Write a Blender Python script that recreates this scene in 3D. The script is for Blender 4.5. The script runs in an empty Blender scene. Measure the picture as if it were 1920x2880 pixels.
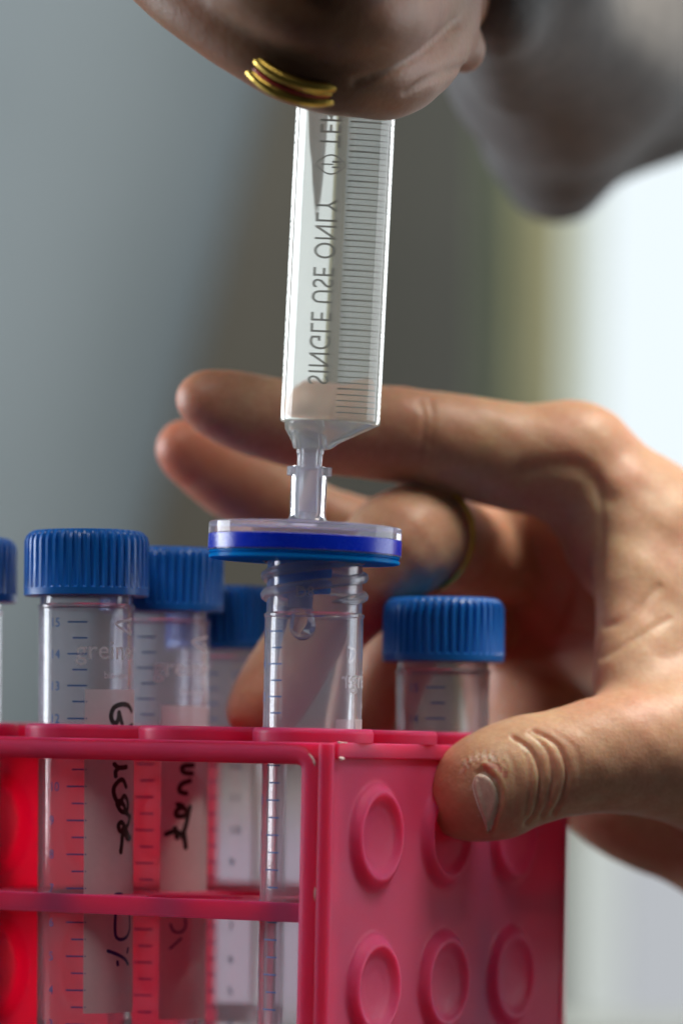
import bpy, bmesh, math, random
import numpy as np
from mathutils import Vector, Matrix
from mathutils.bvhtree import BVHTree
random.seed(7); np.random.seed(7)
sc = bpy.context.scene
COL = sc.collection
R = math.radians
S = 0.001                                   # everything below is written in millimetres

# ------------------------------------------------------------------ camera
DIST, FPX, AX, AY = 700.0, 11760.0, 960.0, 2100.0
ROLL = R(0.6)
cd = bpy.data.cameras.new('camera'); cam = bpy.data.objects.new('camera', cd); COL.objects.link(cam)
cd.sensor_fit = 'VERTICAL'; cd.sensor_height = 36; cd.sensor_width = 24
cd.lens = FPX/2880*36
cd.shift_y = (AY-1440)/2880
cd.clip_start = 0.02; cd.clip_end = 20
cam.matrix_world = Matrix.Translation((0, -DIST*S, 0)) @ Matrix.Rotation(R(90), 4, 'X') @ Matrix.Rotation(ROLL, 4, 'Z')
cd.dof.use_dof = True; cd.dof.focus_distance = 0.703; cd.dof.aperture_fstop = 8.2; cd.dof.aperture_blades = 0
sc.camera = cam
cR, sR = math.cos(ROLL), math.sin(ROLL)
def P(px, py, Y=0.0):
    """millimetre position of photo pixel (px,py) at depth Y"""
    d = (DIST+Y)/FPX
    x = (px-AX)*d; y = -(py-AY)*d
    return Vector((x*cR-y*sR, Y, x*sR+y*cR))
def to_px(V):
    V = np.asarray(V); d = FPX/(DIST+V[:, 1])
    x = V[:, 0]*cR+V[:, 2]*sR; z = -V[:, 0]*sR+V[:, 2]*cR
    return np.stack([AX+x*d, AY-z*d], 1)

# ------------------------------------------------------------------ world + lamps
w = bpy.data.worlds.new('World'); sc.world = w; w.use_nodes = True
bg = w.node_tree.nodes['Background']; bg.inputs[0].default_value = (0.80, 0.90, 1.0, 1); bg.inputs[1].default_value = 0.028
def area(name, loc, tgt, sx, sy, power, col):
    l = bpy.data.lights.new(name, 'AREA'); l.shape = 'RECTANGLE'; l.size = sx*S; l.size_y = sy*S
    l.energy = power; l.color = col
    o = bpy.data.objects.new(name, l); COL.objects.link(o)
    loc = Vector(loc); o.location = loc*S
    o.rotation_euler = (Vector(tgt)-loc).to_track_quat('-Z', 'Y').to_euler()
    return o
area('ceiling_lamp', (360, -50, 850), (30, 20, 0), 380, 300, 15.5, (1.0, 0.91, 0.78))
area('side_window_light', (850, 330, 200), (0, 30, 20), 600, 500, 3.8, (0.90, 0.96, 1.0))
area('left_fill_light', (-560, 250, 110), (-30, 40, -20), 300, 300, 3.8, (0.88, 0.94, 1.0))  # added fill from the left, makes the rack wall glow red
area('front_fill_light', (-250, -450, 900), (0, 20, -10), 500, 500, 5.0, (1.0, 0.96, 0.92))  # added front fill, lifts the dim front of the rack
area('backdrop_fill_light', (-300, 420, 500), (-100, 1300, 200), 400, 400, 1.2, (0.95, 0.97, 1.0))  # added fill, lights only the wall and screen behind
sc.view_settings.view_transform = 'Standard'; sc.view_settings.look = 'None'
sc.view_settings.exposure = 0; sc.view_settings.gamma = 1
cy = sc.cycles
cy.use_denoising = True; cy.max_bounces = 28; cy.transmission_bounces = 24; cy.transparent_max_bounces = 24
cy.glossy_bounces = 8; cy.diffuse_bounces = 5; cy.caustics_refractive = True; cy.caustics_reflective = False
cy.blur_glossy = 0.6; cy.sample_clamp_indirect = 4

# ------------------------------------------------------------------ material helpers
def mat(name):
    m = bpy.data.materials.new(name); m.use_nodes = True
    nt = m.node_tree; nt.nodes.clear()
    out = nt.nodes.new('ShaderNodeOutputMaterial')
    return m, nt, out
def N(nt, t, **kw):
    n = nt.nodes.new(t)
    for k, v in kw.items():
        if k in n.inputs: n.inputs[k].default_value = v
        else: setattr(n, k, v)
    return n
def c4(c): return (c[0], c[1], c[2], 1)
def noise_color(nt, c1, c2, scale, detail=4, lo=0.35, hi=0.65):
    tc = N(nt, 'ShaderNodeTexCoord'); nz = N(nt, 'ShaderNodeTexNoise', Scale=scale, Detail=detail)
    nt.links.new(tc.outputs['Object'], nz.inputs['Vector'])
    cr = N(nt, 'ShaderNodeValToRGB'); cr.color_ramp.elements[0].position = lo; cr.color_ramp.elements[1].position = hi
    cr.color_ramp.elements[0].color = c4(c1); cr.color_ramp.elements[1].color = c4(c2)
    nt.links.new(nz.outputs['Fac'], cr.inputs['Fac'])
    return cr.outputs['Color']
def noise_bump(nt, scale, strength, dist, detail=4, kind='noise'):
    tc = N(nt, 'ShaderNodeTexCoord')
    if kind == 'noise': t = N(nt, 'ShaderNodeTexNoise', Scale=scale, Detail=detail); o = t.outputs['Fac']
    else: t = N(nt, 'ShaderNodeTexVoronoi', Scale=scale); o = t.outputs['Distance']
    nt.links.new(tc.outputs['Object'], t.inputs['Vector'])
    b = N(nt, 'ShaderNodeBump', Strength=strength, Distance=dist)
    nt.links.new(o, b.inputs['Height'])
    return b
def plastic(name, c1, c2, rough=0.4, scale=300, sss=0.0, sss_r=(1, 1, 1), sss_scale=0.001, bump=0.1, ior=1.48, trans=0.0):
    m, nt, out = mat(name)
    p = N(nt, 'ShaderNodeBsdfPrincipled', Roughness=rough, IOR=ior)
    nt.links.new(noise_color(nt, c1, c2, scale), p.inputs['Base Color'])
    b = noise_bump(nt, scale*4, bump, 0.0002); nt.links.new(b.outputs[0], p.inputs['Normal'])
    g = N(nt, 'ShaderNodeTexNoise', Scale=scale*2.2, Detail=6, Roughness=.7); tg = N(nt, 'ShaderNodeTexCoord'); nt.links.new(tg.outputs['Object'], g.inputs['Vector'])
    mr = N(nt, 'ShaderNodeMapRange'); mr.inputs[1].default_value = .35; mr.inputs[2].default_value = .65; mr.inputs[3].default_value = rough*.8; mr.inputs[4].default_value = min(1, rough*1.3)
    nt.links.new(g.outputs['Fac'], mr.inputs[0]); nt.links.new(mr.outputs[0], p.inputs['Roughness'])
    if sss > 0:
        p.inputs['Subsurface Weight'].default_value = sss
        p.inputs['Subsurface Radius'].default_value = sss_r
        p.inputs['Subsurface Scale'].default_value = sss_scale
    if trans > 0: p.inputs['Transmission Weight'].default_value = trans
    nt.links.new(p.outputs[0], out.inputs[0])
    return m
def clear(name, tint, milk, milk_col, rough=0.06, ior=1.45, scale=200):
    """clear moulded plastic: refracting, with a little milkiness in the body"""
    m, nt, out = mat(name)
    p = N(nt, 'ShaderNodeBsdfPrincipled', Roughness=rough, IOR=ior)
    p.inputs['Transmission Weight'].default_value = 1; p.inputs['Base Color'].default_value = c4(tint)
    b = noise_bump(nt, scale, 0.03, 0.0003, 2); nt.links.new(b.outputs[0], p.inputs['Normal'])
    if milk > 0:
        t = N(nt, 'ShaderNodeBsdfTranslucent'); t.inputs[0].default_value = c4(milk_col)
        d = N(nt, 'ShaderNodeBsdfDiffuse'); d.inputs[0].default_value = c4(milk_col)
        a = N(nt, 'ShaderNodeMixShader'); a.inputs[0].default_value = 0.45
        nt.links.new(t.outputs[0], a.inputs[1]); nt.links.new(d.outputs[0], a.inputs[2])
        x = N(nt, 'ShaderNodeMixShader'); x.inputs[0].default_value = milk
        nt.links.new(p.outputs[0], x.inputs[1]); nt.links.new(a.outputs[0], x.inputs[2])
        nt.links.new(x.outputs[0], out.inputs[0])
    else: nt.links.new(p.outputs[0], out.inputs[0])
    return m
def ink(name, col, alpha=1.0, rough=0.5, thru=0.0):
    m, nt, out = mat(name)
    p = N(nt, 'ShaderNodeBsdfPrincipled', Roughness=rough)
    nt.links.new(noise_color(nt, [c*0.94 for c in col], col, 900), p.inputs['Base Color'])
    if thru > 0:
        pr = p; tl = N(nt, 'ShaderNodeBsdfTranslucent'); tl.inputs[0].default_value = c4(col); p = N(nt, 'ShaderNodeMixShader'); p.inputs[0].default_value = thru
        nt.links.new(pr.outputs[0], p.inputs[1]); nt.links.new(tl.outputs[0], p.inputs[2])
    if alpha < 1:
        t = N(nt, 'ShaderNodeBsdfTransparent'); x = N(nt, 'ShaderNodeMixShader'); x.inputs[0].default_value = alpha
        nt.links.new(t.outputs[0], x.inputs[1]); nt.links.new(p.outputs[0], x.inputs[2]); nt.links.new(x.outputs[0], out.inputs[0])
    else: nt.links.new(p.outputs[0], out.inputs[0])
    return m
def matte(name, c1, c2, scale, rough=0.8, bump=0.2):
    m, nt, out = mat(name)
    p = N(nt, 'ShaderNodeBsdfPrincipled', Roughness=rough)
    nt.links.new(noise_color(nt, c1, c2, scale), p.inputs['Base Color'])
    b = noise_bump(nt, scale*6, bump, 0.001); nt.links.new(b.outputs[0], p.inputs['Normal'])
    nt.links.new(p.outputs[0], out.inputs[0]); return m
def glow(name, col, strength):
    m, nt, out = mat(name); e = N(nt, 'ShaderNodeEmission', Strength=strength); e.inputs[0].default_value = c4(col)
    nt.links.new(e.outputs[0], out.inputs[0]); return m
def skin(name, base, dark, red, depth=0.009):
    m, nt, out = mat(name)
    p = N(nt, 'ShaderNodeBsdfPrincipled', Roughness=0.46, IOR=1.4)
    tc = N(nt, 'ShaderNodeTexCoord')
    big = N(nt, 'ShaderNodeTexNoise', Scale=70, Detail=3); nt.links.new(tc.outputs['Object'], big.inputs['Vector'])
    cr = N(nt, 'ShaderNodeValToRGB'); cr.color_ramp.elements[0].position = .36; cr.color_ramp.elements[1].position = .64
    cr.color_ramp.elements[0].color = c4(red); cr.color_ramp.elements[1].color = c4(base)
    nt.links.new(big.outputs['Fac'], cr.inputs['Fac'])
    fine = N(nt, 'ShaderNodeTexNoise', Scale=900, Detail=5); nt.links.new(tc.outputs['Object'], fine.inputs['Vector'])
    c2 = N(nt, 'ShaderNodeValToRGB'); c2.color_ramp.elements[0].position = .35; c2.color_ramp.elements[1].position = .7
    c2.color_ramp.elements[0].color = c4(dark); c2.color_ramp.elements[1].color = (1, 1, 1, 1)
    nt.links.new(fine.outputs['Fac'], c2.inputs['Fac'])
    mx = N(nt, 'ShaderNodeMix', data_type='RGBA', blend_type='MULTIPLY'); mx.inputs[0].default_value = .5
    nt.links.new(cr.outputs[0], mx.inputs[6]); nt.links.new(c2.outputs[0], mx.inputs[7])
    at = N(nt, 'ShaderNodeAttribute', attribute_name='flush_glow'); fx = N(nt, 'ShaderNodeMix', data_type='RGBA'); fx.inputs[7].default_value = (0.50, 0.13, 0.075, 1)
    nt.links.new(at.outputs['Fac'], fx.inputs[0]); nt.links.new(mx.outputs[2], fx.inputs[6]); nt.links.new(fx.outputs[2], p.inputs['Base Color'])
    p.inputs['Subsurface Weight'].default_value = 0.6
    p.inputs['Subsurface Radius'].default_value = (1.0, 0.26, 0.11)
    p.inputs['Subsurface Scale'].default_value = depth
    v = N(nt, 'ShaderNodeTexVoronoi', Scale=1500); nt.links.new(tc.outputs['Object'], v.inputs['Vector'])
    b1 = N(nt, 'ShaderNodeBump', Strength=0.14, Distance=0.0002); nt.links.new(v.outputs['Distance'], b1.inputs['Height'])
    b2 = N(nt, 'ShaderNodeBump', Strength=0.15, Distance=0.0004); nt.links.new(fine.outputs['Fac'], b2.inputs['Height'])
    nt.links.new(b1.outputs[0], b2.inputs['Normal']); nt.links.new(b2.outputs[0], p.inputs['Normal'])
    nt.links.new(p.outputs[0], out.inputs[0]); return m

M = {}
M['rack'] = plastic('pink_rack_plastic', (0.90, 0.085, 0.22), (0.94, 0.10, 0.25), rough=0.36, scale=60, sss=1.0, sss_r=(1.0, 0.22, 0.34), sss_scale=0.007, bump=0.06)
def add_translucent(m, col, fac):
    nt = m.node_tree; out = [n for n in nt.nodes if n.type == 'OUTPUT_MATERIAL'][0]; src = out.inputs[0].links[0].from_socket
    t = N(nt, 'ShaderNodeBsdfTranslucent'); t.inputs[0].default_value = c4(col); x = N(nt, 'ShaderNodeMixShader'); x.inputs[0].default_value = fac
    nt.links.new(src, x.inputs[1]); nt.links.new(t.outputs[0], x.inputs[2]); nt.links.new(x.outputs[0], out.inputs[0])
add_translucent(M['rack'], (0.90, 0.035, 0.20), 0.5)
M['rack'].node_tree.nodes['Principled BSDF'].inputs['Specular IOR Level'].default_value = 0.2
M['rack_chip'] = matte('chipped_pink_plastic', (0.75, 0.55, 0.55), (0.85, 0.72, 0.70), 900)
M['cap'] = plastic('blue_cap_plastic', (0.004, 0.11, 0.42), (0.006, 0.135, 0.50), rough=0.36, scale=120, sss=0.25, sss_r=(0.15, 0.5, 1), sss_scale=0.0012)
M['tube'] = clear('clear_tube_plastic', (0.97, 0.97, 1.0), 0.16, (0.84, 0.85, 1.0), rough=0.04, ior=1.42)
M['barrel'] = clear('clear_barrel_plastic', (1.0, 1.0, 0.95), 0.25, (0.95, 0.95, 0.87), rough=0.02, ior=1.38)  # slight yellow in the tint stands in for warm lamp light
M['nozzle'] = clear('frosted_nozzle_plastic', (0.97, 0.97, 1.0), 0.26, (0.86, 0.86, 0.93), rough=0.14, ior=1.3)
M['shell'] = clear('lavender_clear_shell', (0.90, 0.90, 1.0), 0.2, (0.80, 0.79, 0.93), rough=0.08, ior=1.35)
M['deep_blue'] = plastic('deep_blue_ring', (0.0, 0.02, 0.50), (0.004, 0.03, 0.60), rough=0.25, scale=90, sss=0.3, sss_r=(0.1, 0.2, 1), sss_scale=0.0015)
M['bright_blue'] = clear('bright_blue_plastic', (0.02, 0.30, 0.80), 0.9, (0.01, 0.40, 1.0), rough=0.15, ior=1.4)
M['outlet'] = clear('bluish_outlet_plastic', (0.80, 0.88, 1.0), 0.55, (0.45, 0.58, 0.85), rough=0.2, ior=1.2)
M['drop'] = clear('water', (1, 1, 1), 0.0, (1, 1, 1), rough=0.0, ior=1.33)
M['print_blue'] = ink('blue_print', (0.008, 0.085, 0.32))
M['print_white'] = ink('white_print', (0.95, 0.93, 0.96), 1.0, thru=.6)
M['patch'] = ink('white_writing_patch', (0.94, 0.86, 0.89), 0.85, thru=.55)
M['mark'] = ink('white_mould_mark', (0.95, 0.93, 0.97), 1.0, thru=.5)
M['print_black'] = ink('black_print', (0.03, 0.037, 0.042), 0.9)
M['pen_black'] = ink('black_marker', (0.006, 0.006, 0.007))
M['pen_blue'] = ink('blue_marker', (0.01, 0.015, 0.16))
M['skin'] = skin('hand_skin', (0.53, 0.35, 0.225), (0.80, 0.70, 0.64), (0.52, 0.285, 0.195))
M['skin_shaded'] = skin('upper_hand_skin_shaded', (0.33, 0.18, 0.105), (0.80, 0.70, 0.64), (0.32, 0.145, 0.085), 0.003)  # same skin made darker: the fist's shade is put into its colour
M['dry_skin'] = skin('dry_flaking_skin', (0.60, 0.44, 0.34), (0.86, 0.80, 0.76), (0.55, 0.37, 0.28))
M['sore_skin'] = skin('sore_skin', (0.50, 0.24, 0.18), (0.80, 0.70, 0.64), (0.46, 0.19, 0.14))
M['nail'] = plastic('fingernail', (0.58, 0.42, 0.34), (0.68, 0.52, 0.44), rough=0.28, scale=500, sss=0.4, sss_r=(1, .5, .35), sss_scale=0.001, bump=0.25)
M['nail_edge'] = plastic('nail_free_edge', (0.68, 0.60, 0.52), (0.78, 0.72, 0.64), rough=0.4, scale=700, bump=0.3)
def metal(name, col, rough):
    m, nt, out = mat(name); p = N(nt, 'ShaderNodeBsdfPrincipled', Roughness=rough, Metallic=1.0)
    nt.links.new(noise_color(nt, [c*.8 for c in col], col, 400), p.inputs['Base Color'])
    b = noise_bump(nt, 700, 0.3, 0.0003); nt.links.new(b.outputs[0], p.inputs['Normal'])
    nt.links.new(p.outputs[0], out.inputs[0]); return m
M['gold'] = metal('gold', (0.62, 0.42, 0.09), 0.33)
M['enamel'] = plastic('red_enamel', (0.45, 0.03, 0.02), (0.6, 0.05, 0.03), rough=0.3)
M['sleeve'] = matte('grey_fabric', (0.13, 0.126, 0.126), (0.155, 0.15, 0.148), 200)
M['wall'] = matte('grey_wall_paint', (0.135, 0.131, 0.112), (0.15, 0.145, 0.122), 6)
M['bench_edge'] = matte('bench_edge_strip', (0.24, 0.27, 0.26), (0.28, 0.31, 0.30), 15)
M['floor'] = matte('dark_floor', (0.05, 0.05, 0.05), (0.07, 0.07, 0.068), 5)
M['screen'] = matte('blue_grey_screen', (0.165, 0.205, 0.23), (0.18, 0.222, 0.25), 8)
M['curtain_olive'] = matte('olive_curtain', (0.42, 0.42, 0.26), (0.46, 0.46, 0.30), 20)
M['curtain_green'] = matte('sage_curtain', (0.22, 0.27, 0.20), (0.26, 0.31, 0.24), 20)
M['white_box'] = matte('white_panel', (0.74, 0.76, 0.76), (0.79, 0.80, 0.82), 10)
M['table'] = matte('dark_bench_top', (0.05, 0.055, 0.055), (0.065, 0.07, 0.07), 15, rough=0.35)  # bench top darkened to cut the light it bounces upward
M['pane'] = glow('bright_window_pane', (0.87, 0.96, 1.0), 1.02)
M['pane_soft'] = glow('soft_window_light', (0.88, 0.97, 0.88), 0.68)
M['frost_warm'] = glow('frosted_pane_warm', (0.93, 1.0, 0.95), 0.62)
M['frost_cool'] = glow('frosted_pane_cool', (0.90, 0.94, 1.0), 0.54)
M['glow_lilac'] = glow('added_glow_lilac', (0.97, 0.88, 1.0), 0.62)
M['frame_white'] = matte('window_frame_paint', (0.70, 0.72, 0.70), (0.76, 0.78, 0.76), 30)

# ------------------------------------------------------------------ mesh helpers (mm in, metres out)
def mesh_obj(name, verts, faces, material, parent=None, smooth=True, sharp=None):
    me = bpy.data.meshes.new(name)
    me.from_pydata([(v[0]*S, v[1]*S, v[2]*S) for v in verts], [], [tuple(f) for f in faces])
    me.materials.append(material); me.update()
    if smooth:
        me.polygons.foreach_set('use_smooth', [True]*len(me.polygons))
        if sharp: me.set_sharp_from_angle(angle=R(sharp))
    o = bpy.data.objects.new(name, me); COL.objects.link(o)
    if parent is not None: o.parent = parent
    return o
def np_obj(name, V, Q, material, parent=None):
    me = bpy.data.meshes.new(name)
    me.vertices.add(len(V)); me.vertices.foreach_set('co', (V*S).astype(np.float32).ravel())
    nq = len(Q); me.loops.add(nq*4); me.polygons.add(nq)
    me.loops.foreach_set('vertex_index', Q.astype(np.int32).ravel())
    me.polygons.foreach_set('loop_start', np.arange(0, nq*4, 4, dtype=np.int32))
    me.polygons.foreach_set('use_smooth', np.ones(nq, bool))
    me.update(calc_edges=True); me.materials.append(material)
    o = bpy.data.objects.new(name, me); COL.objects.link(o)
    if parent is not None: o.parent = parent
    return o
def root(name, label, cat, loc, rot=(0, 0, 0), group=None):
    o = bpy.data.objects.new(name, None); COL.objects.link(o); o.empty_display_size = 0.01
    o.location = Vector(loc)*S; o.rotation_euler = rot; o['label'] = label; o['category'] = cat
    if group: o['group'] = group
    return o
class MB:
    def __init__(s): s.v = []; s.f = []
    def add(s, v, f):
        b = len(s.v); s.v += [tuple(x) for x in v]; s.f += [tuple(i+b for i in q) for q in f]; return s
    def build(s, name, material, parent=None, smooth=True, sharp=35): return mesh_obj(name, s.v, s.f, material, parent, smooth, sharp)
def holding(prof, closed):
    """support loops so that shading on long straight walls stays straight"""
    out = []; k = len(prof)
    for i in range(k):
        p = prof[i]; out.append(p)
        if i == k-1 and not closed: break
        q = prof[(i+1) % k]; L = math.hypot(q[0]-p[0], q[1]-p[1])
        if L > 1.2:
            for t in (.12/L, 1-.12/L): out.append((p[0]+(q[0]-p[0])*t, p[1]+(q[1]-p[1])*t))
    return out
def lathe(prof, n=64, cx=0, cy=0, closed=True):
    """profile of (r,z) revolved about the vertical; a closed loop when closed"""
    prof = holding(prof, closed)
    v = []; f = []; k = len(prof)
    for r, z in prof:
        for i in range(n):
            a = 2*math.pi*i/n; v.append((cx+r*math.sin(a), cy-r*math.cos(a), z))
    for j in range(k if closed else k-1):
        j2 = (j+1) % k
        for i in range(n):
            i2 = (i+1) % n; f.append((j*n+i, j*n+i2, j2*n+i2, j2*n+i))
    return v, f
def lathe_solid(prof, n=64, cx=0, cy=0):
    """profile listed bottom to top, capped on the axis at both ends"""
    v, f = lathe(prof, n, cx, cy, closed=False)
    f.append(tuple(range(n-1, -1, -1))); b = len(v)-n; f.append(tuple(b+i for i in range(n)))
    return v, f
def box(x0, x1, y0, y1, z0, z1, T=None):
    v = [Vector((x, y, z)) for z in (z0, z1) for y in (y0, y1) for x in (x0, x1)]
    if T: v = [T(p) for p in v]
    return v, [(0, 2, 3, 1), (4, 5, 7, 6), (0, 1, 5, 4), (2, 6, 7, 3), (0, 4, 6, 2), (1, 3, 7, 5)]
def sweep(path, rad, n=10, caps=True):
    v = []; f = []; m = len(path); path = [Vector(p) for p in path]
    up = None
    for i, p in enumerate(path):
        t = (path[min(i+1, m-1)]-path[max(i-1, 0)]).normalized()
        if up is None: up = t.orthogonal().normalized()
        up = (up-t*up.dot(t)).normalized(); sd = t.cross(up)
        r = rad[i] if isinstance(rad, (list, tuple)) else rad
        for k in range(n):
            a = 2*math.pi*k/n; v.append(p+up*(r*math.cos(a))+sd*(r*math.sin(a)))
    for i in range(m-1):
        for k in range(n):
            k2 = (k+1) % n; f.append((i*n+k, i*n+k2, (i+1)*n+k2, (i+1)*n+k))
    if caps: f.append(tuple(range(n-1, -1, -1))); f.append(tuple((m-1)*n+k for k in range(n)))
    return v, f
def text_mesh(s, size=1.0, spacing=1.0):
    cu = bpy.data.curves.new('text', 'FONT'); cu.body = s; cu.size = size; cu.space_character = spacing; cu.resolution_u = 4
    to = bpy.data.objects.new('text', cu); COL.objects.link(to)
    me = to.to_mesh(depsgraph=bpy.context.evaluated_depsgraph_get()) if False else bpy.data.meshes.new_from_object(to)
    bm = bmesh.new(); bm.from_mesh(me); bmesh.ops.triangulate(bm, faces=bm.faces)
    for _ in range(1): bmesh.ops.subdivide_edges(bm, edges=[e for e in bm.edges if e.calc_length() > size*0.25], cuts=1)
    bmesh.ops.triangulate(bm, faces=bm.faces)
    v = [x.co.copy() for x in bm.verts]; bm.verts.index_update(); f = [tuple(q.index for q in p.verts) for p in bm.faces]
    bm.free(); bpy.data.objects.remove(to); bpy.data.curves.remove(cu); bpy.data.meshes.remove(me)
    return v, f
def wrap(r, a, z): return (r*math.sin(a), -r*math.cos(a), z)
def band(r, a0, a1, z0, z1, n=None):
    """curved patch on a cylinder: angles in radians from the side facing the camera"""
    n = n or max(2, int(abs(a1-a0)/0.08)); v = []; f = []
    for i in range(n+1):
        a = a0+(a1-a0)*i/n; v += [wrap(r, a, z0), wrap(r, a, z1)]
    for i in range(n): f.append((2*i, 2*i+2, 2*i+3, 2*i+1))
    return v, f
def smooth_line(pts, k=6):
    out = []; n = len(pts)
    for i in range(n-1):
        p0 = pts[max(i-1, 0)]; p1 = pts[i]; p2 = pts[i+1]; p3 = pts[min(i+2, n-1)]
        for j in range(k):
            t = j/k
            out.append(tuple(.5*((2*b)+(-a+c)*t+(2*a-5*b+4*c-d)*t*t+(-a+3*b-3*c+d)*t**3) for a, b, c, d in zip(p0, p1, p2, p3)))
    out.append(tuple(pts[-1])); return out
def stroke(r, pts, wmm, rref):
    """pen stroke as a ribbon on a cylinder; pts are (u,z) in mm, u = arc length"""
    pts = smooth_line(pts, 8); v = []; f = []
    for i, p in enumerate(pts):
        q0 = pts[max(i-1, 0)]; q1 = pts[min(i+1, len(pts)-1)]
        tx, ty = q1[0]-q0[0], q1[1]-q0[1]; L = math.hypot(tx, ty) or 1; nx, ny = -ty/L, tx/L
        for s_ in (-1, 1): v.append(wrap(r, (p[0]+nx*wmm*.5*s_)/rref, p[1]+ny*wmm*.5*s_))
    for i in range(len(pts)-1): f.append((2*i, 2*i+2, 2*i+3, 2*i+1))
    for j, p in enumerate(pts):
        b = len(v); v += [wrap(r+.004+.0004*j, (p[0]+.5*wmm*math.cos(k*math.pi/5))/rref, p[1]+.5*wmm*math.sin(k*math.pi/5)) for k in range(10)]
        f.append(tuple(range(b, b+10)))
    return v, f

# ------------------------------------------------------------------ setting
def structure(o): o['kind'] = 'structure'; return o
def thing_mesh(o, label, cat): o['label'] = label; o['category'] = cat; return o
structure(MB().add(*box(-2500, 2500, 1300, 1340, -900, 2600)).build('wall', M['wall'], smooth=False))
structure(MB().add(*box(-3000, 3000, -1600, 1300, -940, -900)).build('floor', M['floor'], smooth=False))
# blurred pale screen on the left, its edge leaning and rounded
def build_screen():
    v = []; f = []; Y = 820
    top = P(985, -900, Y); bot = P(95, 2500, Y); n = 24
    for j in range(13):
        t = j/12; e = top.lerp(bot, t)
        for i in range(n+1):
            u = i/n
            if i <= 16:
                a = (i/16)*R(100); x = e.x-90+90*math.sin(a); y = Y+90-90*math.cos(a)
            else: x = e.x-3; y = Y+107+(i-16)*10
            v.append((x, y, e.z))
        v.append((e.x-1500, Y, e.z))
    m = n+2
    for j in range(12):
        f.append((j*m+n+1, (j+1)*m+n+1, (j+1)*m, j*m))
        for i in range(n): f.append((j*m+i, (j+1)*m+i, (j+1)*m+i+1, j*m+i+1))
    o = mesh_obj('screen', v, f, M['screen']); return thing_mesh(o, 'blurred pale blue-grey screen with a leaning edge at the left behind the tubes', 'screen')
build_screen()
# window with its curtain strips
wy = 1100
wr = root('window', 'overexposed white window at the right edge behind the hand', 'window', P(1900, 1000, wy))
def wl(v): return [Vector(p)-wr.location/S for p in v]
x0 = P(1590, 1400, wy).x; zb = P(1590, 2150, wy).z
v, f = box(x0, x0+14, wy, wy+6, zb, zb+900); mesh_obj('pane_soft_edge', wl(v), f, M['pane_soft'], wr, False)  # dimmer glowing strip added so the window brightness fades at its edge
v, f = box(x0+14.5, x0+1100, wy, wy+6, zb, zb+900); mesh_obj('pane', wl(v), f, M['pane'], wr, False)
v, f = box(x0-10, x0+1110, wy-10, wy+16, zb-26, zb-1); mesh_obj('frame', wl(v), f, M['frame_white'], wr, False)
def curtain(name, pa, pb, Y, material, label):
    xa, xb = P(pa, 1400, Y).x, P(pb, 1400, Y).x; n = 40; v = []; f = []
    for i in range(n+1):
        t = i/n; x = xa+(xb-xa)*t; y = Y+3*math.sin(t*math.pi*3)
        v += [(x, y, -160), (x, y, 700), (x, y+2.5, -160), (x, y+2.5, 700)]
    for i in range(n):
        a = 4*i; b = a+4
        f += [(a, b, b+1, a+1), (a+2, a+3, b+3, b+2), (a+1, b+1, b+3, a+3), (a, a+2, b+2, b)]
    f += [(0, 1, 3, 2), (4*n, 4*n+2, 4*n+3, 4*n+1)]
    thing_mesh(mesh_obj(name, v, f, material), label, 'curtain')
curtain('curtain', 1445, 1588, 1060, M['curtain_olive'], 'blurred yellow-olive curtain strip along the window edge')
curtain('curtain', 1340, 1443, 1075, M['curtain_green'], 'blurred sage green curtain strip left of the yellow-olive strip')
# frosted lower lights; the lilac glowing panel and frame behind the rack are added
xm = P(1735, 2400, wy).x; xl = P(440, 2400, wy).x
v, f = box(x0+4, xm, wy, wy+6, zb-330, zb-26.5); mesh_obj('frosted_glow_panel', wl(v), f, M['frost_warm'], wr, False)
v, f = box(xm+1, x0+1100, wy, wy+6, zb-330, zb-26.5); mesh_obj('frosted_glow_panel', wl(v), f, M['frost_cool'], wr, False)
v, f = box(xl, x0-1, wy+1, wy+7, zb-330, zb-26.5); mesh_obj('frosted_glow_panel', wl(v), f, M['glow_lilac'], wr, False)
v, f = box(xl-40, x0-11, wy-8, wy+14, zb-26, zb-4); mesh_obj('frame', wl(v), f, M['frame_white'], wr, False)
structure(MB().add(*box(-700, 700, -75, 395, -110, -74.3)).build('table', M['table'], smooth=False))

structure(MB().add(*box(-700, 700, 396, 470, -110, -74.2)).build('table_edge', M['bench_edge'], smooth=False))

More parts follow.
